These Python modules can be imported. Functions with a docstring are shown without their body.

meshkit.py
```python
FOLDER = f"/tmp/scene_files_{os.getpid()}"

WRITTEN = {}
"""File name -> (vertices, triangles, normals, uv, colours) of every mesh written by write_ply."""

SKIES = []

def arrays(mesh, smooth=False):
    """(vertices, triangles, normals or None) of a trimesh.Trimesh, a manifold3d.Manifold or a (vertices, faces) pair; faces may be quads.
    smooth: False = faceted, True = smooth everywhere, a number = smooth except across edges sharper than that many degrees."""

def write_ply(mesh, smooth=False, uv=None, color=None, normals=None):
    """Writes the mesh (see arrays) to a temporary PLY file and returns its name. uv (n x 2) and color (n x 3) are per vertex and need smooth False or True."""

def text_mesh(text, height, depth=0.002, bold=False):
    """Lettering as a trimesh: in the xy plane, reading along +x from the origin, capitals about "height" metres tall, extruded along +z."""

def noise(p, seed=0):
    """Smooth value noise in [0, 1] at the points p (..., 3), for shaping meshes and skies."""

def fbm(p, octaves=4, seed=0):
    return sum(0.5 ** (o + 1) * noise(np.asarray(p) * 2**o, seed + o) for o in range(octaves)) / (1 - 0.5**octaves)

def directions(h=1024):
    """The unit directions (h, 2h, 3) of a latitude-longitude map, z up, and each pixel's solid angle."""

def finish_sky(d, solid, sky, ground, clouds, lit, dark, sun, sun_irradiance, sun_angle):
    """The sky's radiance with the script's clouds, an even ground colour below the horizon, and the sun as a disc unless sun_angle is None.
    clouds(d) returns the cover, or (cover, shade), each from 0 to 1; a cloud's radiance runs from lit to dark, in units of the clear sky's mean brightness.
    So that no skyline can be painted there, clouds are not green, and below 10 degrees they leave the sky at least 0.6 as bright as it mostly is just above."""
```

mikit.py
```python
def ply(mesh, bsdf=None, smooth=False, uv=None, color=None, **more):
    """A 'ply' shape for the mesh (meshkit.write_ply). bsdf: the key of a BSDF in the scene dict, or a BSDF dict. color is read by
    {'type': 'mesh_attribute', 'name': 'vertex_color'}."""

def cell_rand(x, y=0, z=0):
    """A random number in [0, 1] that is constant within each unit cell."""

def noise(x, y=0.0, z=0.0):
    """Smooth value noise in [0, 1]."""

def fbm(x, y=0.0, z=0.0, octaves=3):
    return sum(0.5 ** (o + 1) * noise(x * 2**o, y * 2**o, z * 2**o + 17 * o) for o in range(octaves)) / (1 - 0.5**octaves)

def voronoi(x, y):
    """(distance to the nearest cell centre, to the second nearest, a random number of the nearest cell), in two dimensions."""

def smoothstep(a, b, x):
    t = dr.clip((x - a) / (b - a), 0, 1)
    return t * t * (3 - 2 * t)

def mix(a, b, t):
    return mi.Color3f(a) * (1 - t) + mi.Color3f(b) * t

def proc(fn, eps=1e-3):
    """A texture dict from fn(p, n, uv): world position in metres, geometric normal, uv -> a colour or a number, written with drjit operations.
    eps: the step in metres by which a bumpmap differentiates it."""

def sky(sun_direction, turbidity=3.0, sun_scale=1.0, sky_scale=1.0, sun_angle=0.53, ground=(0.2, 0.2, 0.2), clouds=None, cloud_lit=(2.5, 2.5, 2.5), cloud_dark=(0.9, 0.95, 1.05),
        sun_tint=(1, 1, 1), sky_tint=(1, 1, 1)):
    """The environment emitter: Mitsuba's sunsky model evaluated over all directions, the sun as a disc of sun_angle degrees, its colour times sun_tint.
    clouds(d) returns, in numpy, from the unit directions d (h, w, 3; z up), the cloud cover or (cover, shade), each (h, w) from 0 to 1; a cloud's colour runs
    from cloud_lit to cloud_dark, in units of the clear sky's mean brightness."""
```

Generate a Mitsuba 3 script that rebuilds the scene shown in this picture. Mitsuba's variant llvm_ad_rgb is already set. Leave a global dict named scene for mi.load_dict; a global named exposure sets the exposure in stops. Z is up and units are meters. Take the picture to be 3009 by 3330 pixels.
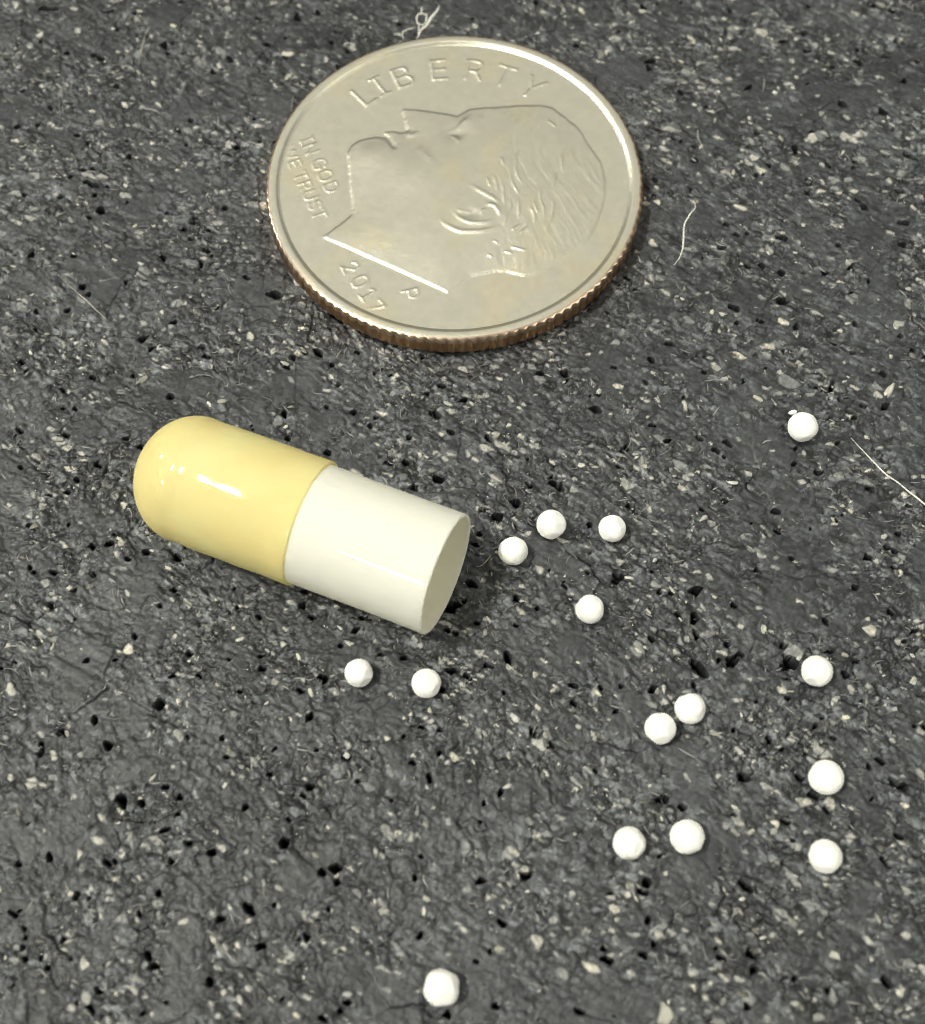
import math, random
import numpy as np, trimesh, shapely, mitsuba as mi, mikit, meshkit
from scipy.spatial import cKDTree
from scipy import ndimage

T = mi.ScalarTransform4f
MM = 0.001
rng = np.random.default_rng(7)
scene, labels = {}, {}

# ------------------------------------------------------------------ camera, light, exposure
PITCH, ROLL, CAM = 1.15423, -0.020428, np.array([0.0, -22.4456, 50.7290])
_fw = np.array([0, math.cos(PITCH), -math.sin(PITCH)])
_r = np.array([1.0, 0, 0])
_u = np.cross(_r, _fw)
_up = -math.sin(ROLL) * _r + math.cos(ROLL) * _u
scene['camera'] = {
    'type': 'thinlens', 'fov': 2 * math.degrees(math.atan(3009 / 2 / 4200)), 'fov_axis': 'x',
    'aperture_radius': 0.38 * MM, 'focus_distance': 56.0 * MM, 'near_clip': 0.004, 'far_clip': 20.0,
    'to_world': T().look_at(origin=(CAM * MM).tolist(), target=((CAM + _fw * 50) * MM).tolist(), up=_up.tolist())}
exposure = 0.30
# the even light of the room all round
scene['room_light'] = {'type': 'constant', 'radiance': {'type': 'rgb', 'value': [0.18, 0.18, 0.168]}}


def lamp(name, label, az, el, dist, w, h, level, spin=0.0):
    """a flat lamp facing the middle of the mat from azimuth az, elevation el (degrees), dist metres away"""
    a, e = math.radians(az), math.radians(el)
    p = np.array([math.cos(a) * math.cos(e), math.sin(a) * math.cos(e), math.sin(e)]) * dist
    scene[name] = {'type': 'rectangle', 'to_world': T().look_at(origin=p.tolist(), target=[0, 0.004, 0], up=[0, 1, 0]) @ T().rotate([0, 0, 1], spin) @ T().scale([w / 2, h / 2, 1]),
                   'emitter': {'type': 'area', 'radiance': {'type': 'rgb', 'value': [level * 1.0, level * 0.975, level * 0.87]}}}
    labels[name] = {'label': label, 'category': 'lamp'}


lamp('ceiling_lamp', 'long bright lamp high up on the left, outside the picture', -172, 65, 0.80, 0.036, 0.125, 360.0, 20)
lamp('ceiling_panel', 'wide dim light panel high up behind the coin, outside the picture', 80, 66, 1.0, 1.7, 1.5, 0.52)
lamp('wall_panel', 'wide dim light panel at the right, outside the picture', -22, 33, 1.0, 0.9, 0.7, 1.25)
lamp('spot_lamp', 'small round lamp low on the far left, outside the picture', 152, 30, 0.9, 0.05, 0.05, 170.0)
lamp('spot_lamp_001', 'small round lamp at the left, outside the picture', -158, 37, 0.9, 0.05, 0.05, 90.0)
lamp('spot_lamp_002', 'small round lamp on the near left, outside the picture', -127, 41, 0.9, 0.06, 0.06, 60.0)


# ------------------------------------------------------------------ helpers
def add(key, mesh, bsdf, smooth=False, label=None, cat=None, group=None, kind=None, color=None):
    """mesh in millimetres -> one entry of the scene"""
    v, f = (mesh.vertices, mesh.faces) if hasattr(mesh, 'vertices') else mesh
    scene[key] = mikit.ply((np.asarray(v) * MM, np.asarray(f)), bsdf, smooth=smooth, color=color)
    tag(key, label, cat, group, kind)


def tag(key, label=None, cat=None, group=None, kind=None):
    d = {k: x for k, x in (('label', label), ('category', cat), ('group', group), ('kind', kind)) if x}
    if d:
        labels[key] = d


def sstep(a, b, x):
    t = np.clip((x - a) / (b - a), 0, 1)
    return t * t * (3 - 2 * t)


def fbm2(x, y, s, octaves=3, seed=0):
    return meshkit.fbm(np.stack([np.asarray(x) / s, np.asarray(y) / s, 0 * np.asarray(x)], -1), octaves, seed)


def grid_faces(nu, nv, wrap_v=False):
    i, j = np.meshgrid(np.arange(nu - 1), np.arange(nv if wrap_v else nv - 1), indexing='ij')
    j2 = (j + 1) % nv
    a, b, c, d = i * nv + j, (i + 1) * nv + j, (i + 1) * nv + j2, i * nv + j2
    return np.vstack([np.stack([a, b, c], -1).reshape(-1, 3), np.stack([a, c, d], -1).reshape(-1, 3)])


def tube(points, radii, sides=6, flat=1.0):
    p = np.asarray(points, float)
    r = np.broadcast_to(radii, (len(p),))
    t = np.gradient(p, axis=0)
    t /= np.linalg.norm(t, axis=1, keepdims=True)
    a = np.cross(t, [0, 0, 1.0])
    a /= np.linalg.norm(a, axis=1, keepdims=True) + 1e-9
    b = np.cross(a, t)
    ang = np.arange(sides) * 2 * np.pi / sides
    v = p[:, None] + r[:, None, None] * (np.cos(ang)[None, :, None] * a[:, None] + flat * np.sin(ang)[None, :, None] * b[:, None])
    return v.reshape(-1, 3), grid_faces(len(p), sides, True)[:, ::-1]


def spline(points, n):
    p = np.asarray(points, float)
    d = np.r_[0, np.cumsum(np.linalg.norm(np.diff(p, axis=0), axis=1))]
    from scipy.interpolate import PchipInterpolator
    return PchipInterpolator(d, p)(np.linspace(0, d[-1], n))


# ------------------------------------------------------------------ materials
def rgb(*c):
    return {'type': 'rgb', 'value': list(c)}


def two(b):
    return {'type': 'twosided', 'bsdf': b}


VC = {'type': 'mesh_attribute', 'name': 'vertex_color'}
scene['rubber'] = two({'type': 'principled', 'base_color': VC, 'roughness': 0.5, 'specular': 0.4})
scene['crumb'] = two({'type': 'principled', 'base_color': VC, 'roughness': 0.5, 'specular': 0.5})


def nickel_tone(p, n, uv):
    x, y = p.x * 1000, p.y * 1000
    stain = mikit.smoothstep(0.5, 0.75, mikit.fbm(x * 0.55 + 3.1, y * 0.55 + 7.7, 0.0, 3))
    fine = mikit.fbm(x * 3.0, y * 3.0, 4.0, 3)
    c = mikit.mix((0.765, 0.745, 0.615), (0.81, 0.755, 0.57), stain)
    return c * (0.94 + 0.12 * fine)


scene['nickel'] = two({'type': 'bumpmap', 'arbitrary': mikit.proc(lambda p, n, uv: mikit.fbm(p.x * 7000, p.y * 7000, p.z * 7000, 2), eps=3e-5), 'scale': 6e-6,
                       'bsdf': {'type': 'principled', 'base_color': mikit.proc(nickel_tone), 'metallic': 1.0, 'roughness': 0.34, 'specular': 0.5}})


def edge_tone(p, n, uv):
    z = p.z * 1000
    k = mikit.fbm(p.x * 1400, p.y * 1400, p.z * 900, 3)
    core = mikit.smoothstep(0.20, 0.34, z) * (1 - mikit.smoothstep(0.98, 1.16, z))
    c = mikit.mix((0.97, 0.74, 0.54), (0.66, 0.38, 0.18), core)
    return c * (0.35 + 0.95 * k)


scene['clad_edge'] = two({'type': 'principled', 'base_color': mikit.proc(edge_tone), 'metallic': 1.0, 'roughness': 0.22, 'specular': 0.5})


def cap_tone(p, n, uv):
    k = mikit.smoothstep(0.25, 0.75, mikit.fbm(p.x * 480, p.y * 480, p.z * 480, 4))
    return mikit.mix((0.88, 0.80, 0.41), (0.88, 0.845, 0.48), k)


# thin gelatin: half the light that enters goes through, and the skin is glossy
def gelatin(tone):
    gloss = {'type': 'twosided', 'bsdf': {'type': 'principled', 'base_color': tone, 'roughness': 0.06, 'specular': 0.75}}
    glow = {'type': 'principledthin', 'base_color': tone, 'roughness': 0.3, 'eta': 1.4, 'spec_trans': 0.0, 'diff_trans': 1.4}
    return {'type': 'blendbsdf', 'weight': 0.66, 'gloss': gloss, 'glow': glow}


scene['yellow_gelatin'] = gelatin(mikit.proc(cap_tone))
scene['white_gelatin'] = gelatin(rgb(0.905, 0.91, 0.86))
scene['gelatin_lining'] = {'type': 'principledthin', 'base_color': rgb(0.96, 0.945, 0.83), 'roughness': 0.3, 'eta': 1.3, 'spec_trans': 0.0, 'diff_trans': 0.8}
scene['gelatin_lip'] = {'type': 'principledthin', 'base_color': rgb(0.97, 0.965, 0.90), 'roughness': 0.3, 'eta': 1.3, 'spec_trans': 0.0, 'diff_trans': 1.0}
scene['sugar'] = two({'type': 'principled', 'base_color': rgb(0.82, 0.82, 0.775), 'roughness': 0.7, 'specular': 0.4})
scene['lint_fluff'] = two({'type': 'principled', 'base_color': rgb(0.62, 0.62, 0.56), 'roughness': 0.6, 'specular': 0.4})
scene['hair_lint'] = two({'type': 'principled', 'base_color': rgb(0.34, 0.33, 0.28), 'roughness': 0.5, 'specular': 0.4})


# ------------------------------------------------------------------ the rubber mat
# the larger pale crumbs and open pores: x, y, size (mm)
CRUMBS = [(-14.33,6.92,0.3),(7.56,25.37,0.22),(-8.36,24.29,0.2),(12.03,19.27,0.14),(19.14,5.48,0.3),(20.01,8.91,0.16),(1.5,3.72,0.24),(2.08,4.21,0.16),(16.62,-5.56,0.36),(1.82,-6.99,0.26),(-17.2,-11.36,0.26),(-18.08,-11.04,0.16),(-12.45,-11.2,0.18),(-3.3,-16.45,0.26),(-4.35,-17.07,0.18),(10.81,-13.8,0.26),(10.42,-12.82,0.2),(2.84,-7.22,0.18),(12.33,-5.58,0.2),(22.22,28.29,0.3),(-3.81,-3.45,0.2),(-7.63,5.33,0.16),(9.92,-9.89,0.22),(7.06,-20.05,0.42),(15.79,-19.61,0.2),(15.62,-20.3,0.18),(-13.15,-13.51,0.2),(-16.06,-9.25,0.2),(-13.7,-12.92,0.16),(6.22,5.78,0.14),(18.93,18.79,0.14),(9.07,16.3,0.16),(-10.95,18.62,0.14),(20.48,15.86,0.14),(12.03,-10.85,0.14),(13.44,-18.32,0.24),(18.14,-7.87,0.2),(-11.73,2.16,0.1),(-17.19,3.52,0.14),(-17.07,-5.61,0.16),(-9.68,-17.33,0.22),(15.32,-17.09,0.14),(1.07,-17.9,0.24),(-20.77,18.87,0.14),(-13.21,28.65,0.14)]
PORES = [(-12.38,-8.24,0.26),(9.51,-5.03,0.24),(10.9,-6.86,0.28),(-0.52,-4.31,0.3),(-8.53,11.3,0.26),(19.4,21.84,0.22),(1.73,-6.6,0.26),(-14.99,-8.79,0.14),(-6.31,-8.83,0.2),(4.36,-7.79,0.14),(-5.16,-14.82,0.2),(7.54,-7.96,0.16),(18.91,4.72,0.2),(20.49,24.52,0.16),(0.34,-3.31,0.2),(-7.14,-13.82,0.2),(-15.0,-15.66,0.18),(11.35,0.3,0.12),(8.18,-3.82,0.12),(15.49,9.02,0.14),(12.74,6.15,0.14),(-13.14,21.65,0.12),(-8.22,15.25,0.14),(-13.0,5.97,0.16),(-20.18,13.79,0.14),(-4.53,-5.22,0.14),(1.25,-12.04,0.14),(6.74,-15.62,0.18),(10.84,-11.63,0.2),(12.31,-2.89,0.1),(6.33,-2.98,0.1),(-14.05,3.45,0.16),(-15.54,-6.29,0.12),(-16.99,-10.05,0.14),(8.35,-12.77,0.16),(-7.37,19.15,0.14),(14.8,23.02,0.16),(14.75,7.69,0.14),(16.69,5.8,0.18),(-1.11,-0.02,0.1),(-8.4,-16.25,0.2),(-11.89,-18.28,0.2)]


def mat_fields(x, y):
    """height (mm) and base colour of the pressed rubber granulate at the points x, y (mm)"""
    wx = (fbm2(x, y, 0.5, 2, 1) - 0.5) * 0.20 + (fbm2(x, y, 9.0, 2, 2) - 0.5) * 1.8
    wy = (fbm2(x, y, 0.5, 2, 5) - 0.5) * 0.20 + (fbm2(x, y, 9.0, 2, 6) - 0.5) * 1.8
    ca, sa = np.cos(-0.6), np.sin(-0.6)                             # the way the granules were dragged
    u, v = (x + wx) * ca + (y + wy) * sa, -(x + wx) * sa + (y + wy) * ca
    crumbly = 0.42 + 0.58 * sstep(0.36, 0.66, fbm2(x, y, 1.5, 3, 21)) - 0.42 * sstep(0.60, 0.68, fbm2(x, y, 2.2, 2, 23))   # 0 = smooth big granules, 1 = fine crumbs
    h, tone = np.zeros_like(x), np.zeros_like(x)
    pore = np.zeros_like(x)
    pale = np.zeros_like(x)
    for size, stretch, amp, tilt, gap, wgt, tamp in ((2.4, 1.3, 0.03, 0.05, 0.05, 1.0, 0.16), (0.8, 1.5, 0.045, 0.10, 0.12, 0.3 + 0.6 * crumbly, 0.22),
                                                    (0.33, 1.6, 0.042, 0.22, 0.18, 0.15 + 0.85 * crumbly, 0.50), (0.17, 1.8, 0.030, 0.34, 0.22, 0.15 + 0.85 * crumbly, 0.95)):
        r = np.random.default_rng(int(size * 1000))
        pts = np.stack([u / stretch, v], -1)
        lo, hi = pts.min(0) - 3, pts.max(0) + 3
        n = int((hi[0] - lo[0]) * (hi[1] - lo[1]) / (size * size * 0.62))
        seeds = lo + r.random((n, 2)) * (hi - lo)
        d, i = cKDTree(seeds).query(pts, k=2)
        i = i[:, 0]
        level, tx, ty, tn, pk = r.random(n) - 0.5, r.normal(size=n), r.normal(size=n), r.normal(size=n), r.random(n)
        off = pts - seeds[i]
        between = (d[:, 1] - d[:, 0]) / size
        crack = 1 - sstep(0, gap, between)
        h += wgt * (2 * amp * level[i] + tilt * 0.5 * (tx[i] * off[:, 0] + ty[i] * off[:, 1]) - amp * (0.9 if size < 0.5 else 0.15) * crack)
        tone += wgt * tamp * (tn[i] - (0.5 if size < 0.5 else 0.0) * crack)
        if size < 0.5:                                              # some granules have fallen out, some are pale
            lost = pk[i] < (0.003 if size > 0.3 else 0.010) * (0.2 + 1.1 * crumbly)
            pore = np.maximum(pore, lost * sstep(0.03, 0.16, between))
            pale = np.maximum(pale, (pk[i] > 1 - 0.075 * (0.1 + 1.2 * crumbly ** 2)) * sstep(0.06, 0.25, between) * (0.4 + 0.6 * np.abs(tn[i])).clip(0, 1.5))
    h += 0.04 * (fbm2(x, y, 0.12, 2, 31) - 0.5) * (0.3 + crumbly)
    drag = fbm2(u * 0.2, v * 1.5, 0.16, 3, 41)                     # short drag marks
    h += 0.022 * (drag - 0.5)
    at = cKDTree(np.stack([x, y], -1))
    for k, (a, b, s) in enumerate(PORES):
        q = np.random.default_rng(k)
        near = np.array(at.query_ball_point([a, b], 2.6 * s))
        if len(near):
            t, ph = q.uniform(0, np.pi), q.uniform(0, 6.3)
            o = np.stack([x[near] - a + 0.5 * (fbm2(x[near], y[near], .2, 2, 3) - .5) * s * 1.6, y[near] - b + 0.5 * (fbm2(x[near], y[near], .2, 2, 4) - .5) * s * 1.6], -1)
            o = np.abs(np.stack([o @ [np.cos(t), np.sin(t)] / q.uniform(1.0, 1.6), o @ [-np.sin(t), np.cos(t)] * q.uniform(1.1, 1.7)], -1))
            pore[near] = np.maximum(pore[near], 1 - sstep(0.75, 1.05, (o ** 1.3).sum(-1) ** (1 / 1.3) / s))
    h = h - 1.1 * pore
    fine = fbm2(x, y, 0.11, 2, 51)
    g = 0.0405 * np.exp(np.clip(0.70 * tone + 1.0 * (fine - 0.5) + 0.9 * (drag - 0.5) + 0.5 * (fbm2(x, y, 6.0, 2, 61) - 0.5), -1.3, 1.4))
    g = g * (1 - pale) + pale * (0.16 + 0.26 * fine)
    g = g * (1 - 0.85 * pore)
    warm = 1.0 - 0.14 * pale
    return h, np.stack([g * (0.93 + 0.08 * pale), g, g * (warm + 0.04)], -1)


STEP = 0.053
gx = np.arange(-26.4, 26.4 + STEP / 2, STEP)
gy = np.arange(-22.2, 31.8 + STEP / 2, STEP)
X, Y = np.meshgrid(gx, gy, indexing='ij')
hgt, col = mat_fields(X.ravel(), Y.ravel())
hgt -= np.percentile(hgt, 93)                                       # the tops lie near z = 0
hgt = np.where(hgt > 0, 0.5 * hgt, hgt)
fine_edge = np.minimum.reduce([X - gx[0], gx[-1] - X, Y - gy[0], gy[-1] - Y]).ravel()
hgt = np.where(fine_edge < 0.4, hgt * fine_edge / 0.4 - 0.06 * (1 - fine_edge / 0.4), hgt)
v0, f0 = np.stack([X.ravel(), Y.ravel(), hgt], -1), grid_faces(len(gx), len(gy))
ground = lambda px, py: ndimage.map_coordinates(hgt.reshape(X.shape), [(np.atleast_1d(px) - gx[0]) / STEP, (np.atleast_1d(py) - gy[0]) / STEP], order=1, mode='nearest')
# the rest of the mat round the part in view, down to its cut edges
B = 140.0
o = np.array([[gx[0], gy[0], -.06], [gx[-1], gy[0], -.06], [gx[-1], gy[-1], -.06], [gx[0], gy[-1], -.06], [-B, -B, -.06], [B, -B, -.06], [B, B, -.06], [-B, B, -.06],
              [-B, -B, -6], [B, -B, -6], [B, B, -6], [-B, B, -6]], float)
q = np.array([[4, 5, 1, 0], [5, 6, 2, 1], [6, 7, 3, 2], [7, 4, 0, 3], [8, 9, 5, 4], [9, 10, 6, 5], [10, 11, 7, 6], [11, 8, 4, 7], [8, 11, 10, 9]])
f1 = np.vstack([q[:, [0, 1, 2]], q[:, [0, 2, 3]]]) + len(v0)
add('rubber_mat', (np.vstack([v0, o]), np.vstack([f0, f1])), 'rubber', smooth=True, color=np.vstack([col, np.full((12, 3), 0.0405)]),
    label='dark grey pressed rubber granulate mat with pores and pale specks under everything', kind='structure')

# pale crumbs and torn shreds standing out of the mat: nobody could count them
ico = trimesh.creation.icosphere(0)


def scatter(n, pick, seed):
    r = np.random.default_rng(seed)
    pts = np.stack([r.uniform(-25, 25.5, n * 3), r.uniform(-21.5, 31, n * 3)], -1)
    m = 0.42 + 0.58 * sstep(0.36, 0.66, fbm2(pts[:, 0], pts[:, 1], 1.5, 3, 21)) - 0.42 * sstep(0.60, 0.68, fbm2(pts[:, 0], pts[:, 1], 2.2, 2, 23))
    return pts[r.random(len(pts)) < pick(m)][:n], r


big = trimesh.creation.icosphere(1)
pts, r = scatter(5600, lambda m: 0.05 + 0.9 * m ** 2, 3)
vs, fs, cs = [], [], []
for k, (a, b) in enumerate(pts):
    s = 0.028 + 0.12 * r.random() ** 6
    v = ico.vertices * (1 + 0.35 * r.normal(size=(12, 1)).clip(-1, 1)) * [s * r.uniform(1, 2.0), s * r.uniform(.6, 1.0), s * 0.45]
    t = -0.6 + r.normal() * 0.7
    v = v @ np.array([[math.cos(t), math.sin(t), 0], [-math.sin(t), math.cos(t), 0], [0, 0, 1]])
    g = 0.08 + 0.42 * r.random() ** 2.2
    vs.append(v + [a, b, ground(a, b)[0] + s * 0.2])
    fs.append(ico.faces + 12 * k)
    cs.append(np.tile([g, g * r.uniform(.97, 1.0), g * r.uniform(.78, .92)], (12, 1)))
n0 = 12 * len(pts)
for k, (a, b, s) in enumerate(CRUMBS):                              # the few larger ones
    v = big.vertices * (1 + 1.5 * (meshkit.noise(big.vertices * 1.9 + k * 5.1, k)[:, None] - 0.5)) * [s * r.uniform(.8, 1.3), s * r.uniform(.4, .75), s * 0.5]
    v[:, 2] = np.minimum(v[:, 2], s * 0.22) + 0.25 * v[:, 0] * r.normal()
    t = r.uniform(0, 3.1)
    v = v @ np.array([[math.cos(t), math.sin(t), 0], [-math.sin(t), math.cos(t), 0], [0, 0, 1]])
    g = r.uniform(0.14, 0.40)
    vs.append(v + [a, b, max(ground(a, b)[0], -0.2) - s * 0.06])
    fs.append(big.faces + n0)
    n0 += len(v)
    cs.append(np.tile([g, g * .985, g * .84], (len(v), 1)) * (0.45 + 1.0 * meshkit.noise(big.vertices * 2.5 + k)[:, None]))
add('rubber_mat__pale_crumb', (np.vstack(vs), np.vstack(fs)), 'crumb', smooth=True, color=np.vstack(cs), label='pale cream crumbs pressed between the dark rubber granules', kind='stuff')

pts, r = scatter(2300, lambda m: 0.2 + 0.8 * m, 4)
vs, fs, cs, at = [], [], [], 0
for a, b in pts:
    n, L = 5, r.uniform(0.15, 0.55) * (1 + (r.random() < 0.08))
    t = -0.62 + r.normal() * 0.75
    bend = r.normal() * 0.35
    s = np.linspace(-.5, .5, n)
    px, py = a + L * (s * math.cos(t) - bend * s * s * math.sin(t)), b + L * (s * math.sin(t) + bend * s * s * math.cos(t))
    v, f = tube(np.stack([px, py, ground(px, py) * 0.6 + 0.015 + 0.02 * r.random()], -1), 0.032 * np.array([.25, .8, 1, .7, .2]) * r.uniform(.5, 1.5), 4, 0.5)
    vs.append(v), fs.append(f + at)
    at += len(v)
    g = 0.07 + 0.22 * r.random() ** 2
    cs.append(np.tile([g, g, g * .95], (len(v), 1)))
add('rubber_mat__rubber_shred', (np.vstack(vs), np.vstack(fs)), 'crumb', smooth=True, color=np.vstack(cs), label='thin torn shreds of grey rubber lying in the mat surface', kind='stuff')

# ------------------------------------------------------------------ the coin
CX, CY, CR, CZ = -0.0795, 16.6476, 8.955, 0.0
RIM_IN, FIELD = 8.18, 1.19
profile = [[0.82,4.25],[0.22,3.86],[-0.17,3.97],[-0.91,4.14],[-1.75,4.3],[-2.46,4.34],[-2.51,4.12],[-2.39,3.81],[-2.34,3.31],[-2.21,2.97],[-2.48,2.88],[-2.83,2.98],[-3.17,2.99],[-3.39,2.91],[-3.24,2.72],[-3.41,2.63],[-3.7,2.67],[-4.09,2.61],[-4.58,2.45],[-4.91,2.18],[-5.1,1.79],[-5.07,1.25],[-4.98,0.23],[-4.91,-0.65],[-4.81,-1.35],[-4.87,-1.87],[-5.31,-2.32],[-5.91,-2.88],[-6.23,-3.1],[-0.38,-6.34],[0.01,-6.04],[0.28,-5.79],[0.66,-5.48],[1.1,-5.39],[1.75,-5.25],[2.29,-5.26],[2.71,-5.43],[3.09,-5.51],[3.63,-5.42],[4.18,-5.12],[4.9,-4.68],[5.58,-4.11],[6.16,-3.6],[6.46,-3.08],[6.72,-2.49],[6.95,-1.82],[7.12,-1.15],[7.17,-0.33],[7.15,0.22],[7.06,0.85],[6.79,1.41],[6.48,1.99],[6.24,2.63],[5.98,3.07],[5.43,3.66],[4.83,4.26],[4.27,4.42],[3.63,4.4],[2.88,4.4],[2.31,4.36],[1.45,4.33]]
hair = [[[3.18,1.58],[2.93,0.74],[2.96,0.19],[3.22,-0.44]],[[2.63,0.26],[2.78,-0.43],[3.03,-1.05]],[[2.27,1.18],[2.36,0.62]],[[1.56,-0.05],[1.71,-0.61]],[[1.9,0.08],[2.04,-0.82]],[[2.28,-0.35],[2.31,-1.03],[2.34,-1.71]],[[2.64,-1.18],[2.62,-1.72],[2.38,-2.38],[2.2,-2.78]],[[2.97,-1.32],[3.0,-1.86],[2.93,-2.4]],[[3.5,-1.74],[3.7,-2.28],[3.68,-2.75]],[[3.68,-1.41],[3.87,-2.15]],[[4.05,-0.67],[4.02,-1.35],[4.16,-1.89],[4.14,-2.43]],[[4.63,-1.29],[4.53,-2.23],[4.17,-2.96]],[[5.26,1.38],[5.13,0.9],[5.15,0.2]],[[4.87,0.21],[4.6,-0.75]],[[3.08,-2.73],[2.63,-3.05]],[[3.4,-2.87],[2.95,-3.26]],[[1.45,-4.3],[1.71,-4.47]],[[1.74,-3.56],[2.01,-3.76]],[[2.21,-4.16],[2.64,-4.3]],[[2.49,-3.91],[3.3,-4.19]],[[4.56,3.39],[5.0,2.95]]]
ear_out = [[-0.7,-2.31],[-0.27,-2.78],[0.39,-3.06],[1.04,-3.08],[1.7,-2.96],[2.09,-2.77]]
ear_rim = [[2.11,-2.24],[2.01,-1.9],[1.79,-1.63],[1.46,-1.59]]
ear_in = [[-0.09,-1.85],[0.18,-2.26],[0.72,-2.57],[1.38,-2.62],[1.83,-2.4]]
ear_lobe = [[0.02,-1.79],[0.41,-1.96],[0.85,-2.01]]
sideburn = [[0.77,-0.45],[1.21,-0.8],[1.75,-1.19],[2.18,-1.57]]
concha = [[1.23,-2.22],[1.29,-1.95],[1.51,-1.89]]
brow = [[-0.36,2.8],[0.16,2.93],[0.45,3.28],[0.8,3.67]]
eye = [[-0.19,2.58],[0.15,2.36],[0.26,2.0]]
cheek = [[-1.73,1.91],[-1.28,1.27],[-0.89,0.91]]
mouth = [[-3.41,2.72],[-3.12,2.53],[-2.97,2.22],[-2.73,1.79]]
noseb = [[-2.24,2.97],[-2.0,2.66],[-1.65,2.92]]

GS = 0.04
g1 = np.arange(-8.4, 8.4 + GS / 2, GS)
U, V = np.meshgrid(g1, g1, indexing='ij')
UV = np.stack([U.ravel(), V.ravel()], -1)


def inside(poly):
    return shapely.contains_xy(poly, U.ravel(), V.ravel()).reshape(U.shape)


def line_dist(points, n=40):
    p = spline(points, n)
    d, i = cKDTree(p).query(UV, distance_upper_bound=1.2)
    t = np.clip(i / (n - 1), 0, 1)
    return np.minimum(d, 1.2).reshape(U.shape), t.reshape(U.shape)


def ridge(points, height, width):
    d, t = line_dist(points)
    return height * np.exp(-(d / width) ** 2) * np.clip(5 * t * (1 - t) + 0.05, 0, 1)


prof = shapely.Polygon(profile).buffer(0.09, join_style=1).buffer(-0.15, join_style=1).buffer(0.06)
head = inside(prof)
dist = ndimage.distance_transform_edt(head) * GS
dist = ndimage.gaussian_filter(dist, 0.8)
relief = 0.030 * sstep(0, 0.15, dist) + 0.24 * (1 - np.exp(-np.minimum(ndimage.gaussian_filter(dist, 9), 1.3 * dist) / 2.2))
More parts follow.
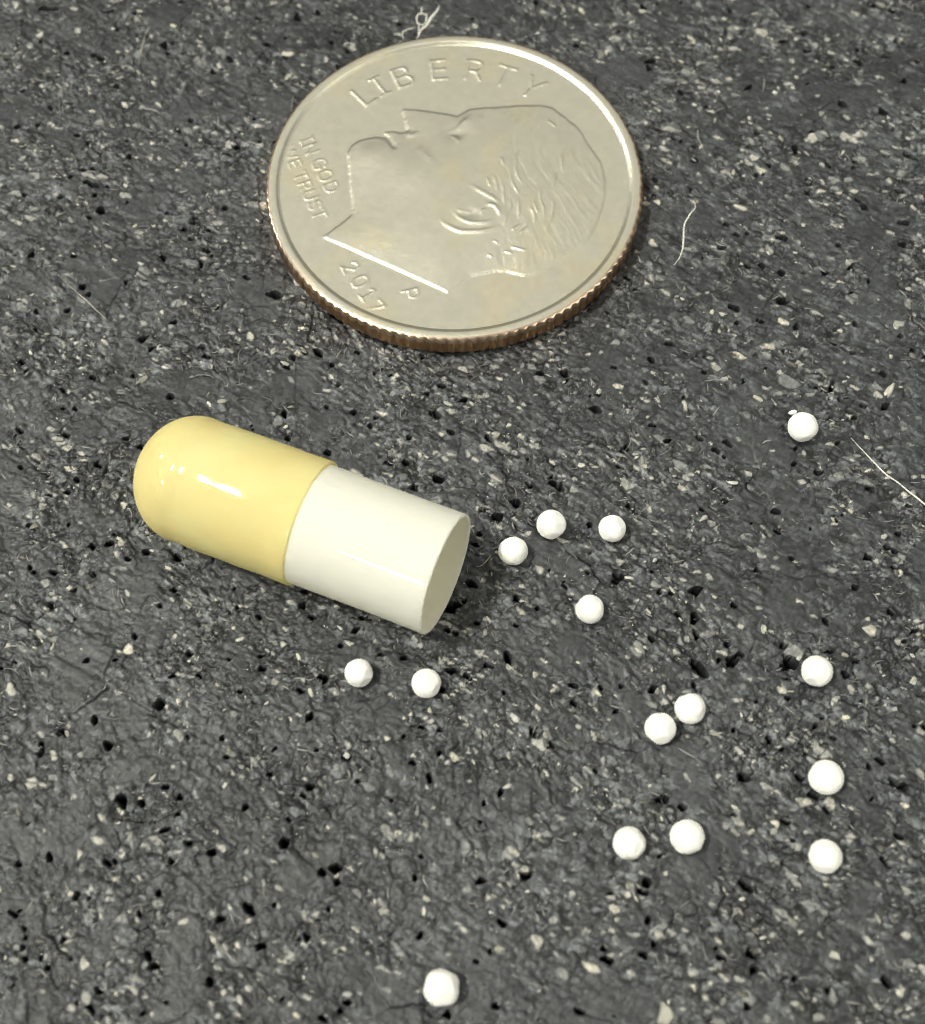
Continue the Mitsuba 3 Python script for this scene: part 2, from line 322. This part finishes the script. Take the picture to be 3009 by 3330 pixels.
# modelling of the face: cheek, eye socket, mouth, jaw, ear, hair
blob = lambda cx, cy, rx, ry: np.exp(-((U - cx) / rx) ** 2 - ((V - cy) / ry) ** 2)
relief += head * (0.08 * blob(-1.6, 0.6, 1.6, 1.3) + 0.05 * blob(-3.6, 1.6, .8, .7) - 0.07 * blob(0.1, 2.75, .45, .4) + 0.03 * blob(-4.3, 1.3, .5, .8) + 0.035 * blob(.9, 3.4, .35, .7))
relief += head * (ridge(brow, 0.05, .16) - ridge(eye, -0.03, .12) + ridge(cheek, 0.022, .2) - ridge(mouth, 0.05, .13) + ridge(noseb, 0.04, .15))
earmask = blob(0.95, -2.15, 1.35, .72)
relief += head * (0.03 * earmask + ridge(ear_rim, 0.05, .10) + ridge(ear_in, 0.036, .10) + ridge(ear_out, 0.048, .11) + ridge(ear_lobe, 0.028, .10) + ridge(concha, 0.03, .08) + ridge(sideburn, 0.036, .11) - 0.06 * blob(.75, -2.1, .5, .25))
hairy = head * sstep(1.2, 2.3, U - 0.25 * np.abs(V + 0.5) ** 0.8 + 0.9 * sstep(-2.6, -4.2, V)) * sstep(0, .5, dist)
for s in hair:
    relief += head * ridge(s, 0.032, .06) * sstep(.25, .7, dist)
wu = U + 1.4 * np.sin(0.45 * V + 0.6) + 0.5 * fbm2(U, V, 1.2, 2, 5)
strand = fbm2(wu * 1.0, V * 0.16, 0.24, 2, 77) - 0.5
relief += hairy * 0.030 * strand
relief += 0.008 * (fbm2(U, V, 0.30, 3, 78) - 0.5)

owner = np.where(dist > 0.02, 1, 0)                                  # 0 field, 1 portrait, 2.. lettering


def stamp(items, code, height, bevel):
    """items: (text, x, y, angle of the reading direction in degrees, cap height); x, y = middle of the baseline"""
    global relief, owner
    polys = []
    for text, x, y, ang, size in items:
        m = meshkit.text_mesh(text, size, depth=1.0)
        top = m.triangles[np.abs(m.triangles[:, :, 2] - 1.0).max(1) < 1e-6][:, :, :2]
        g = shapely.union_all([shapely.Polygon(t) for t in top if abs((t[1] - t[0])[0] * (t[2] - t[0])[1] - (t[1] - t[0])[1] * (t[2] - t[0])[0]) > 1e-9])
        b = g.bounds
        g = shapely.affinity.translate(g, -(b[0] + b[2]) / 2, 0)
        g = shapely.affinity.rotate(g, ang, origin=(0, 0))
        polys.append(shapely.affinity.translate(g, x, y))
    on = inside(shapely.union_all(polys).buffer(0.035))
    d = ndimage.gaussian_filter(ndimage.distance_transform_edt(on) * GS, 0.7)
    relief = relief + height * sstep(0, bevel, d)
    owner = np.where((d > 0.02), code, owner)


import shapely.affinity
polar = lambda ch, deg, rad, size: (ch, rad * math.cos(math.radians(deg)), rad * math.sin(math.radians(deg)), deg - 90, size)
stamp([polar(c, a, 6.12, 1.32) for c, a in zip('LIBERTY', (129.5, 121.5, 111, 95.5, 80.5, 67.5, 54.5))], 2, 0.048, 0.15)
stamp([('IN GOD', -6.72, 0.95, -66, 0.72), ('WE TRUST', -7.42, -0.05, -67, 0.66)], 3, 0.038, 0.12)
stamp([(c, x - .36, y - .18, -63 + 3 * k, 0.82) for k, (c, x, y) in enumerate((('2', -4.83, -4.82), ('0', -4.36, -5.62), ('1', -3.97, -6.36), ('7', -3.60, -7.05)))], 4, 0.036, 0.12)
stamp([('P', -2.45, -6.42, -76, 0.80)], 5, 0.036, 0.12)

R_ = np.hypot(U, V)
rfall = sstep(7.75, 8.3, R_)
zf = FIELD + CZ + relief * (1 - rfall) + 0.03 * (R_ / 8.3) ** 6
vv = np.stack([U + CX, V + CY, zf], -1).reshape(-1, 3)
ff = grid_faces(len(g1), len(g1))
keep = (R_.ravel()[ff] < 8.33).all(1)
ff, own = ff[keep], owner.ravel()[ff[keep]].max(1)
# one smooth set of normals for the whole face, so that the parts meet without seams
fn = np.cross(vv[ff[:, 1]] - vv[ff[:, 0]], vv[ff[:, 2]] - vv[ff[:, 0]])
nn = np.zeros_like(vv)
for k in range(3):
    np.add.at(nn, ff[:, k], fn)
nn /= np.linalg.norm(nn, axis=1, keepdims=True) + 1e-30
tag('coin', 'silver coin with a head in profile, LIBERTY at its top and a copper edge', 'coin')
for code, part, lab in ((0, 'field', None), (1, 'portrait', 'raised head in profile lying on its back, facing the top of the picture'), (2, 'lettering', 'raised word LIBERTY along the upper rim'), (3, 'motto', 'small raised motto IN GOD WE TRUST by the left rim'),
                        (4, 'date', 'faint raised year 2017 near the lower left rim'), (5, 'mint_mark', 'faint raised letter P below the neck')):
    f = ff[own == code]
    ids, inv = np.unique(f, return_inverse=True)
    path = meshkit.write_ply((vv[ids] * MM, inv.reshape(-1, 3)), normals=nn[ids])
    scene['coin__' + part] = {'type': 'ply', 'filename': path, 'face_normals': False, 'bsdf': {'type': 'ref', 'id': 'nickel'}}
    if lab:
        tag('coin__' + part, lab)


def lathe(profile, n, wobble=None):
    th = np.linspace(0, 2 * np.pi, n, endpoint=False)
    p = np.asarray(profile, float)
    r, z = p[:, 0][:, None] + 0 * th, p[:, 1][:, None] + 0 * th
    if wobble is not None:
        r, z = wobble(r, z, th[None])
    v = np.stack([CX + r * np.cos(th), CY + r * np.sin(th), z + CZ], -1).reshape(-1, 3)
    return v, grid_faces(len(p), n, True)[:, ::-1]


rim = [(8.32, 1.17), (8.20, 1.208), (8.27, 1.225), (8.33, 1.26), (8.38, 1.30), (8.42, 1.33), (8.47, 1.348), (8.54, 1.353), (8.61, 1.352), (8.68, 1.347), (8.74, 1.338)]
add('coin__rim', lathe(rim, 360, lambda r, z, th: (r, z + 0.006 * np.sin(5 * th + 1) * (z > 1.3))), 'nickel', smooth=True, label='smooth raised silver rim round the face')
side = [(8.735, 1.339), (8.81, 1.318), (8.88, 1.28), (8.93, 1.20), (8.945, 1.10), (8.94, 0.95), (8.94, 0.7), (8.94, 0.48), (8.93, 0.38), (8.89, 0.28), (8.80, 0.18), (8.66, 0.09), (8.50, 0.05), (8.3, 0.04), (4, 0.04), (0.01, 0.04)]


def reeds(r, z, th):
    depth = sstep(1.335, 1.22, z) * sstep(0.15, 0.36, z) * (r > 8.6)
    w = 0.5 + 0.5 * np.cos(118 * th)
    return r - 0.10 * depth * (1 - w ** 0.55), z


add('coin__edge', lathe(side, 118 * 8, reeds), 'clad_edge', smooth=40, label='copper toned reeded edge of the coin')

# ------------------------------------------------------------------ the capsule
A0 = np.array([-13.2012, 1.4260, 2.675])
HEAD, RC, RB, LC, LB, KD = -0.40184, 2.68, 2.5356, 7.7166, 13.5925, 0.892
ax = np.array([math.cos(HEAD), math.sin(HEAD), 0.0])
n1 = np.cross(ax, [0, 0, 1.0])
n2 = np.array([0, 0, 1.0])


def turned(profile, n=160, shear=None, dent=None):
    """profile: (along the axis, radius) pairs turned about the capsule's axis"""
    th = np.linspace(0, 2 * np.pi, n, endpoint=False)
    p = np.asarray(profile, float)
    s, r = p[:, :1] + 0 * th, p[:, 1:] + 0 * th
    if dent is not None:
        r = dent(s, r, th[None])
    if shear is not None:
        s = s + shear(s, r, th[None])
    v = A0 + s[..., None] * ax + r[..., None] * (np.cos(th)[None, :, None] * n1 + np.sin(th)[None, :, None] * n2)
    return v.reshape(-1, 3), grid_faces(len(p), n, True)


dome = [(RC * KD * (1 - math.cos(a)), max(RC * math.sin(a), 0.004)) for a in np.linspace(0, math.pi / 2, 40)]
W = 0.11
cap_out = dome + [(s, RC) for s in np.linspace(dome[-1][0] + .15, LC - .09, 24)] + [(LC - .04, RC - .012), (LC - .01, RC - .035), (LC, RC - .06), (LC - .01, RC - .085), (LC - .05, RC - W)]
cap_in = [(s, RC - W) for s in np.linspace(LC - .2, dome[-1][0], 14)] + [(W + (RC - W) * KD * (1 - math.cos(a)), max((RC - W) * math.sin(a), 0.004)) for a in np.linspace(math.pi / 2, 0, 24)]


def cap_dent(s, r, th):
    groove = 0.030 * np.exp(-((s - 2.75) / 0.30) ** 2) + 0.018 * np.exp(-((s - 6.6) / 0.5) ** 2)
    return r - groove * (r > 2.2) + 0.012 * np.sin(3 * th + 0.8 * s) * (r > 1.5) + (r > 0.3) * 0.020 * (meshkit.noise(np.stack([s * 1.1 + 0 * th, r * np.cos(th) * 1.1, r * np.sin(th) * 1.1], -1), 3) - 0.5)


tag('capsule', 'open two-part medicine capsule with glossy yellow cap and white tube body lying on its side', 'capsule')
add('capsule__cap', turned(cap_out + cap_in, dent=cap_dent), 'yellow_gelatin', smooth=50, label='glossy yellow rounded cap of the capsule')
body = [(s, RB) for s in np.linspace(3.4, LB - .08, 40)] + [(LB - .03, RB - .012), (LB - .008, RB - .03)]
lip = [(LB - .008, RB - .03), (LB, RB - .065), (LB - .01, RB - .10), (LB - .05, RB - .13)]
lining = [(s, RB - .13) for s in np.linspace(LB - .05, 3.4, 40)]


def mouth_cut(s, r, th):
    return sstep(7.5, 13.5, s) * (-0.05624 * r * np.sin(th) - 0.0086 * r * np.cos(th))


def body_dent(s, r, th):
    return r * (1 + 0.006 * np.sin(2 * th + .5) * sstep(8, 13.5, s)) + 0.010 * np.sin(0.9 * s + 1.0) + 0.016 * (meshkit.noise(np.stack([s * 0.7 + 0 * th, r * np.cos(th) * 0.8, r * np.sin(th) * 0.8], -1), 8) - 0.5)


add('capsule__body', turned(body, shear=mouth_cut, dent=body_dent), 'white_gelatin', smooth=50, label='glossy white tube body with its open mouth at the right')

add('capsule__body__lip', turned(lip, shear=mouth_cut, dent=body_dent), 'gelatin_lip', smooth=60, label='thin pale rim of the open mouth')
add('capsule__body__inner_wall', turned(lining, shear=mouth_cut, dent=body_dent), 'gelatin_lining', smooth=50, label='pale cream inner wall seen through the open mouth')

# ------------------------------------------------------------------ the beads
BEADS = [(14.93, 3.46, .631, 'topmost white bead, at the right with a tiny white chip against its upper side'),
         (3.74, -.91, .601, 'middle one of the three white beads right of the capsule mouth'),
         (6.31, -1.13, .557, 'rightmost of the three white beads right of the capsule mouth'),
         (2.09, -2.10, .595, 'white bead nearest to the open capsule mouth'),
         (5.15, -4.72, .573, 'lone white bead just below the three beads by the capsule mouth'),
         (-4.31, -7.22, .552, 'left bead of the two white beads below the capsule'),
         (-1.59, -7.72, .570, 'right bead of the two white beads below the capsule'),
         (14.12, -7.56, .602, 'uppermost of the three white beads down the lower right side'),
         (8.89, -8.99, .595, 'upper right bead of the two white beads lying almost together'),
         (7.64, -9.77, .601, 'lower left bead of the two white beads lying almost together'),
         (13.91, -11.84, .651, 'middle one of the three white beads down the lower right side'),
         (6.10, -14.19, .599, 'left bead of the side by side pair near the lower right'),
         (8.32, -14.01, .639, 'right bead of the side by side pair near the lower right'),
         (13.48, -14.83, .606, 'lowest of the three white beads down the lower right side'),
         (-1.11, -19.24, .649, 'white bead closest to the bottom of the picture, alone')]
ball = trimesh.creation.icosphere(4)
for k, (x, y, rad, lab) in enumerate(BEADS):
    r = np.random.default_rng(500 + k)
    v = ball.vertices.copy()
    for _ in range(22):                                               # worn flats of a sugar pellet
        d = r.normal(size=3)
        d /= np.linalg.norm(d)
        lim = r.uniform(0.90, 0.965)
        over = np.maximum(v @ d - lim, 0)
        v -= 0.95 * over[:, None] * d
    v *= (1 + 0.06 * (meshkit.fbm(v * 1.6 + k * 7.3, 3, k) - 0.5) + 0.016 * (meshkit.noise(v * 6 + k, k) - 0.5))[:, None]
    v = v * rad * 1.04
    z = max(float(ground(x, y)[0]), -0.05)
    add('bead' if k == 0 else f'bead_{k:03d}', (v + [x, y, z - v[:, 2].min() - 0.02], ball.faces), 'sugar', smooth=True, label=lab, cat='bead', group='white beads spilled from the capsule')

r = np.random.default_rng(88)
chip = trimesh.creation.icosphere(2)
v = chip.vertices * (1 + 0.25 * (meshkit.noise(chip.vertices * 2 + 4)[:, None] - 0.5)) * [0.20, 0.11, 0.09]
add('white_chip', (v @ trimesh.transformations.rotation_matrix(-0.25, [0, 0, 1])[:3, :3] + [14.70, 4.42, 0.16], chip.faces), 'sugar', smooth=True, label='tiny white chip against the upper left side of the topmost bead', cat='chip')


# ------------------------------------------------------------------ lint and hairs lying on the mat
def fibre(key, points, width, mat, label=None, cat=None, lift=0.05, seed=0, taper=True):
    r = np.random.default_rng(seed)
    p2 = spline(points, 40)
    p2 = p2 + 0.02 * np.stack([ndimage.gaussian_filter1d(r.normal(size=40), 2), ndimage.gaussian_filter1d(r.normal(size=40), 2)], -1)
    z = np.maximum(ndimage.gaussian_filter1d(ground(p2[:, 0], p2[:, 1]), 4), -0.06) + lift
    t = np.linspace(0, 1, 40)
    w = width * ((0.3 + 0.7 * np.sin(np.pi * np.clip(t, .03, .97))) if taper else 1.0) * (1 + 0.25 * ndimage.gaussian_filter1d(r.normal(size=40), 2))
    m = tube(np.column_stack([p2, z]), w, 8)
    if key:
        add(key, m, mat, smooth=True, label=label, cat=cat)
    return m


fibre('fibre', [[11.38, 16.11], [11.45, 15.74], [11.22, 15.4], [11.01, 15.06], [10.83, 14.67], [10.77, 14.33], [10.73, 13.94], [10.69, 13.57], [10.58, 13.21], [10.44, 12.85], [10.29, 12.62], [10.13, 12.44]], 0.042, 'lint_fluff', 'curved cream fibre lying just right of the coin', 'fibre', seed=1)
fibre('fibre_001', [[17.16, 3.17], [17.49, 2.67], [17.81, 2.19], [18.1, 1.77], [18.43, 1.32], [18.86, 0.95], [19.23, 0.55], [19.61, 0.19], [19.98, -0.18], [20.6, -.7], [21.3, -1.2]], 0.040, 'lint_fluff', 'long straight cream fibre running out at the right side of the picture', 'fibre', seed=2)
fibre('fibre_002', [[-18.37, 12.2], [-17.8, 11.63], [-17.28, 11.16], [-16.85, 10.69], [-16.25, 10.13]], 0.03, 'hair_lint', 'short slanting grey fibre at the left, below and left of the coin', 'fibre', seed=3)
fibre('fibre_003', [[-15.64, 27.77], [-15.85, 27.1], [-15.95, 26.2], [-16.04, 25.21]], 0.026, 'hair_lint', 'thin upright grey fibre in the upper left part of the mat', 'fibre', seed=4)
fibre('fibre_004', [[0.54, -2.53], [0.8, -2.45], [1.06, -2.18], [1.2, -2.02]], 0.022, 'hair_lint', 'tiny hooked grey fibre between capsule mouth and nearest bead', 'fibre', seed=5)
lint = [fibre(None, p, w, None, seed=10 + k, taper=k != 1) for k, (p, w) in enumerate((
    ([[-0.64, 28.81], [-0.82, 28.4], [-1.11, 27.9], [-1.35, 27.45], [-1.63, 27.13], [-1.74, 26.82]], 0.085),
    ([[-1.59, 28.69], [-1.59, 28.32], [-1.35, 28.18], [-1.35, 27.81], [-1.56, 27.5], [-1.77, 27.59], [-1.84, 27.96], [-1.7, 28.28], [-1.45, 28.23]], 0.035),
    ([[-1.73, 27.64], [-1.74, 27.14], [-1.74, 26.82], [-1.91, 26.55]], 0.04),
    ([[-1.87, 27.39], [-2.36, 27.2], [-2.6, 27.02], [-2.5, 26.57]], 0.03)))]
at, vs, fs = 0, [], []
for v, f in lint:
    vs.append(v), fs.append(f + at)
    at += len(v)
add('lint', (np.vstack(vs), np.vstack(fs)), 'lint_fluff', smooth=True, label='small tangle of white lint standing behind the top of the coin', cat='lint')
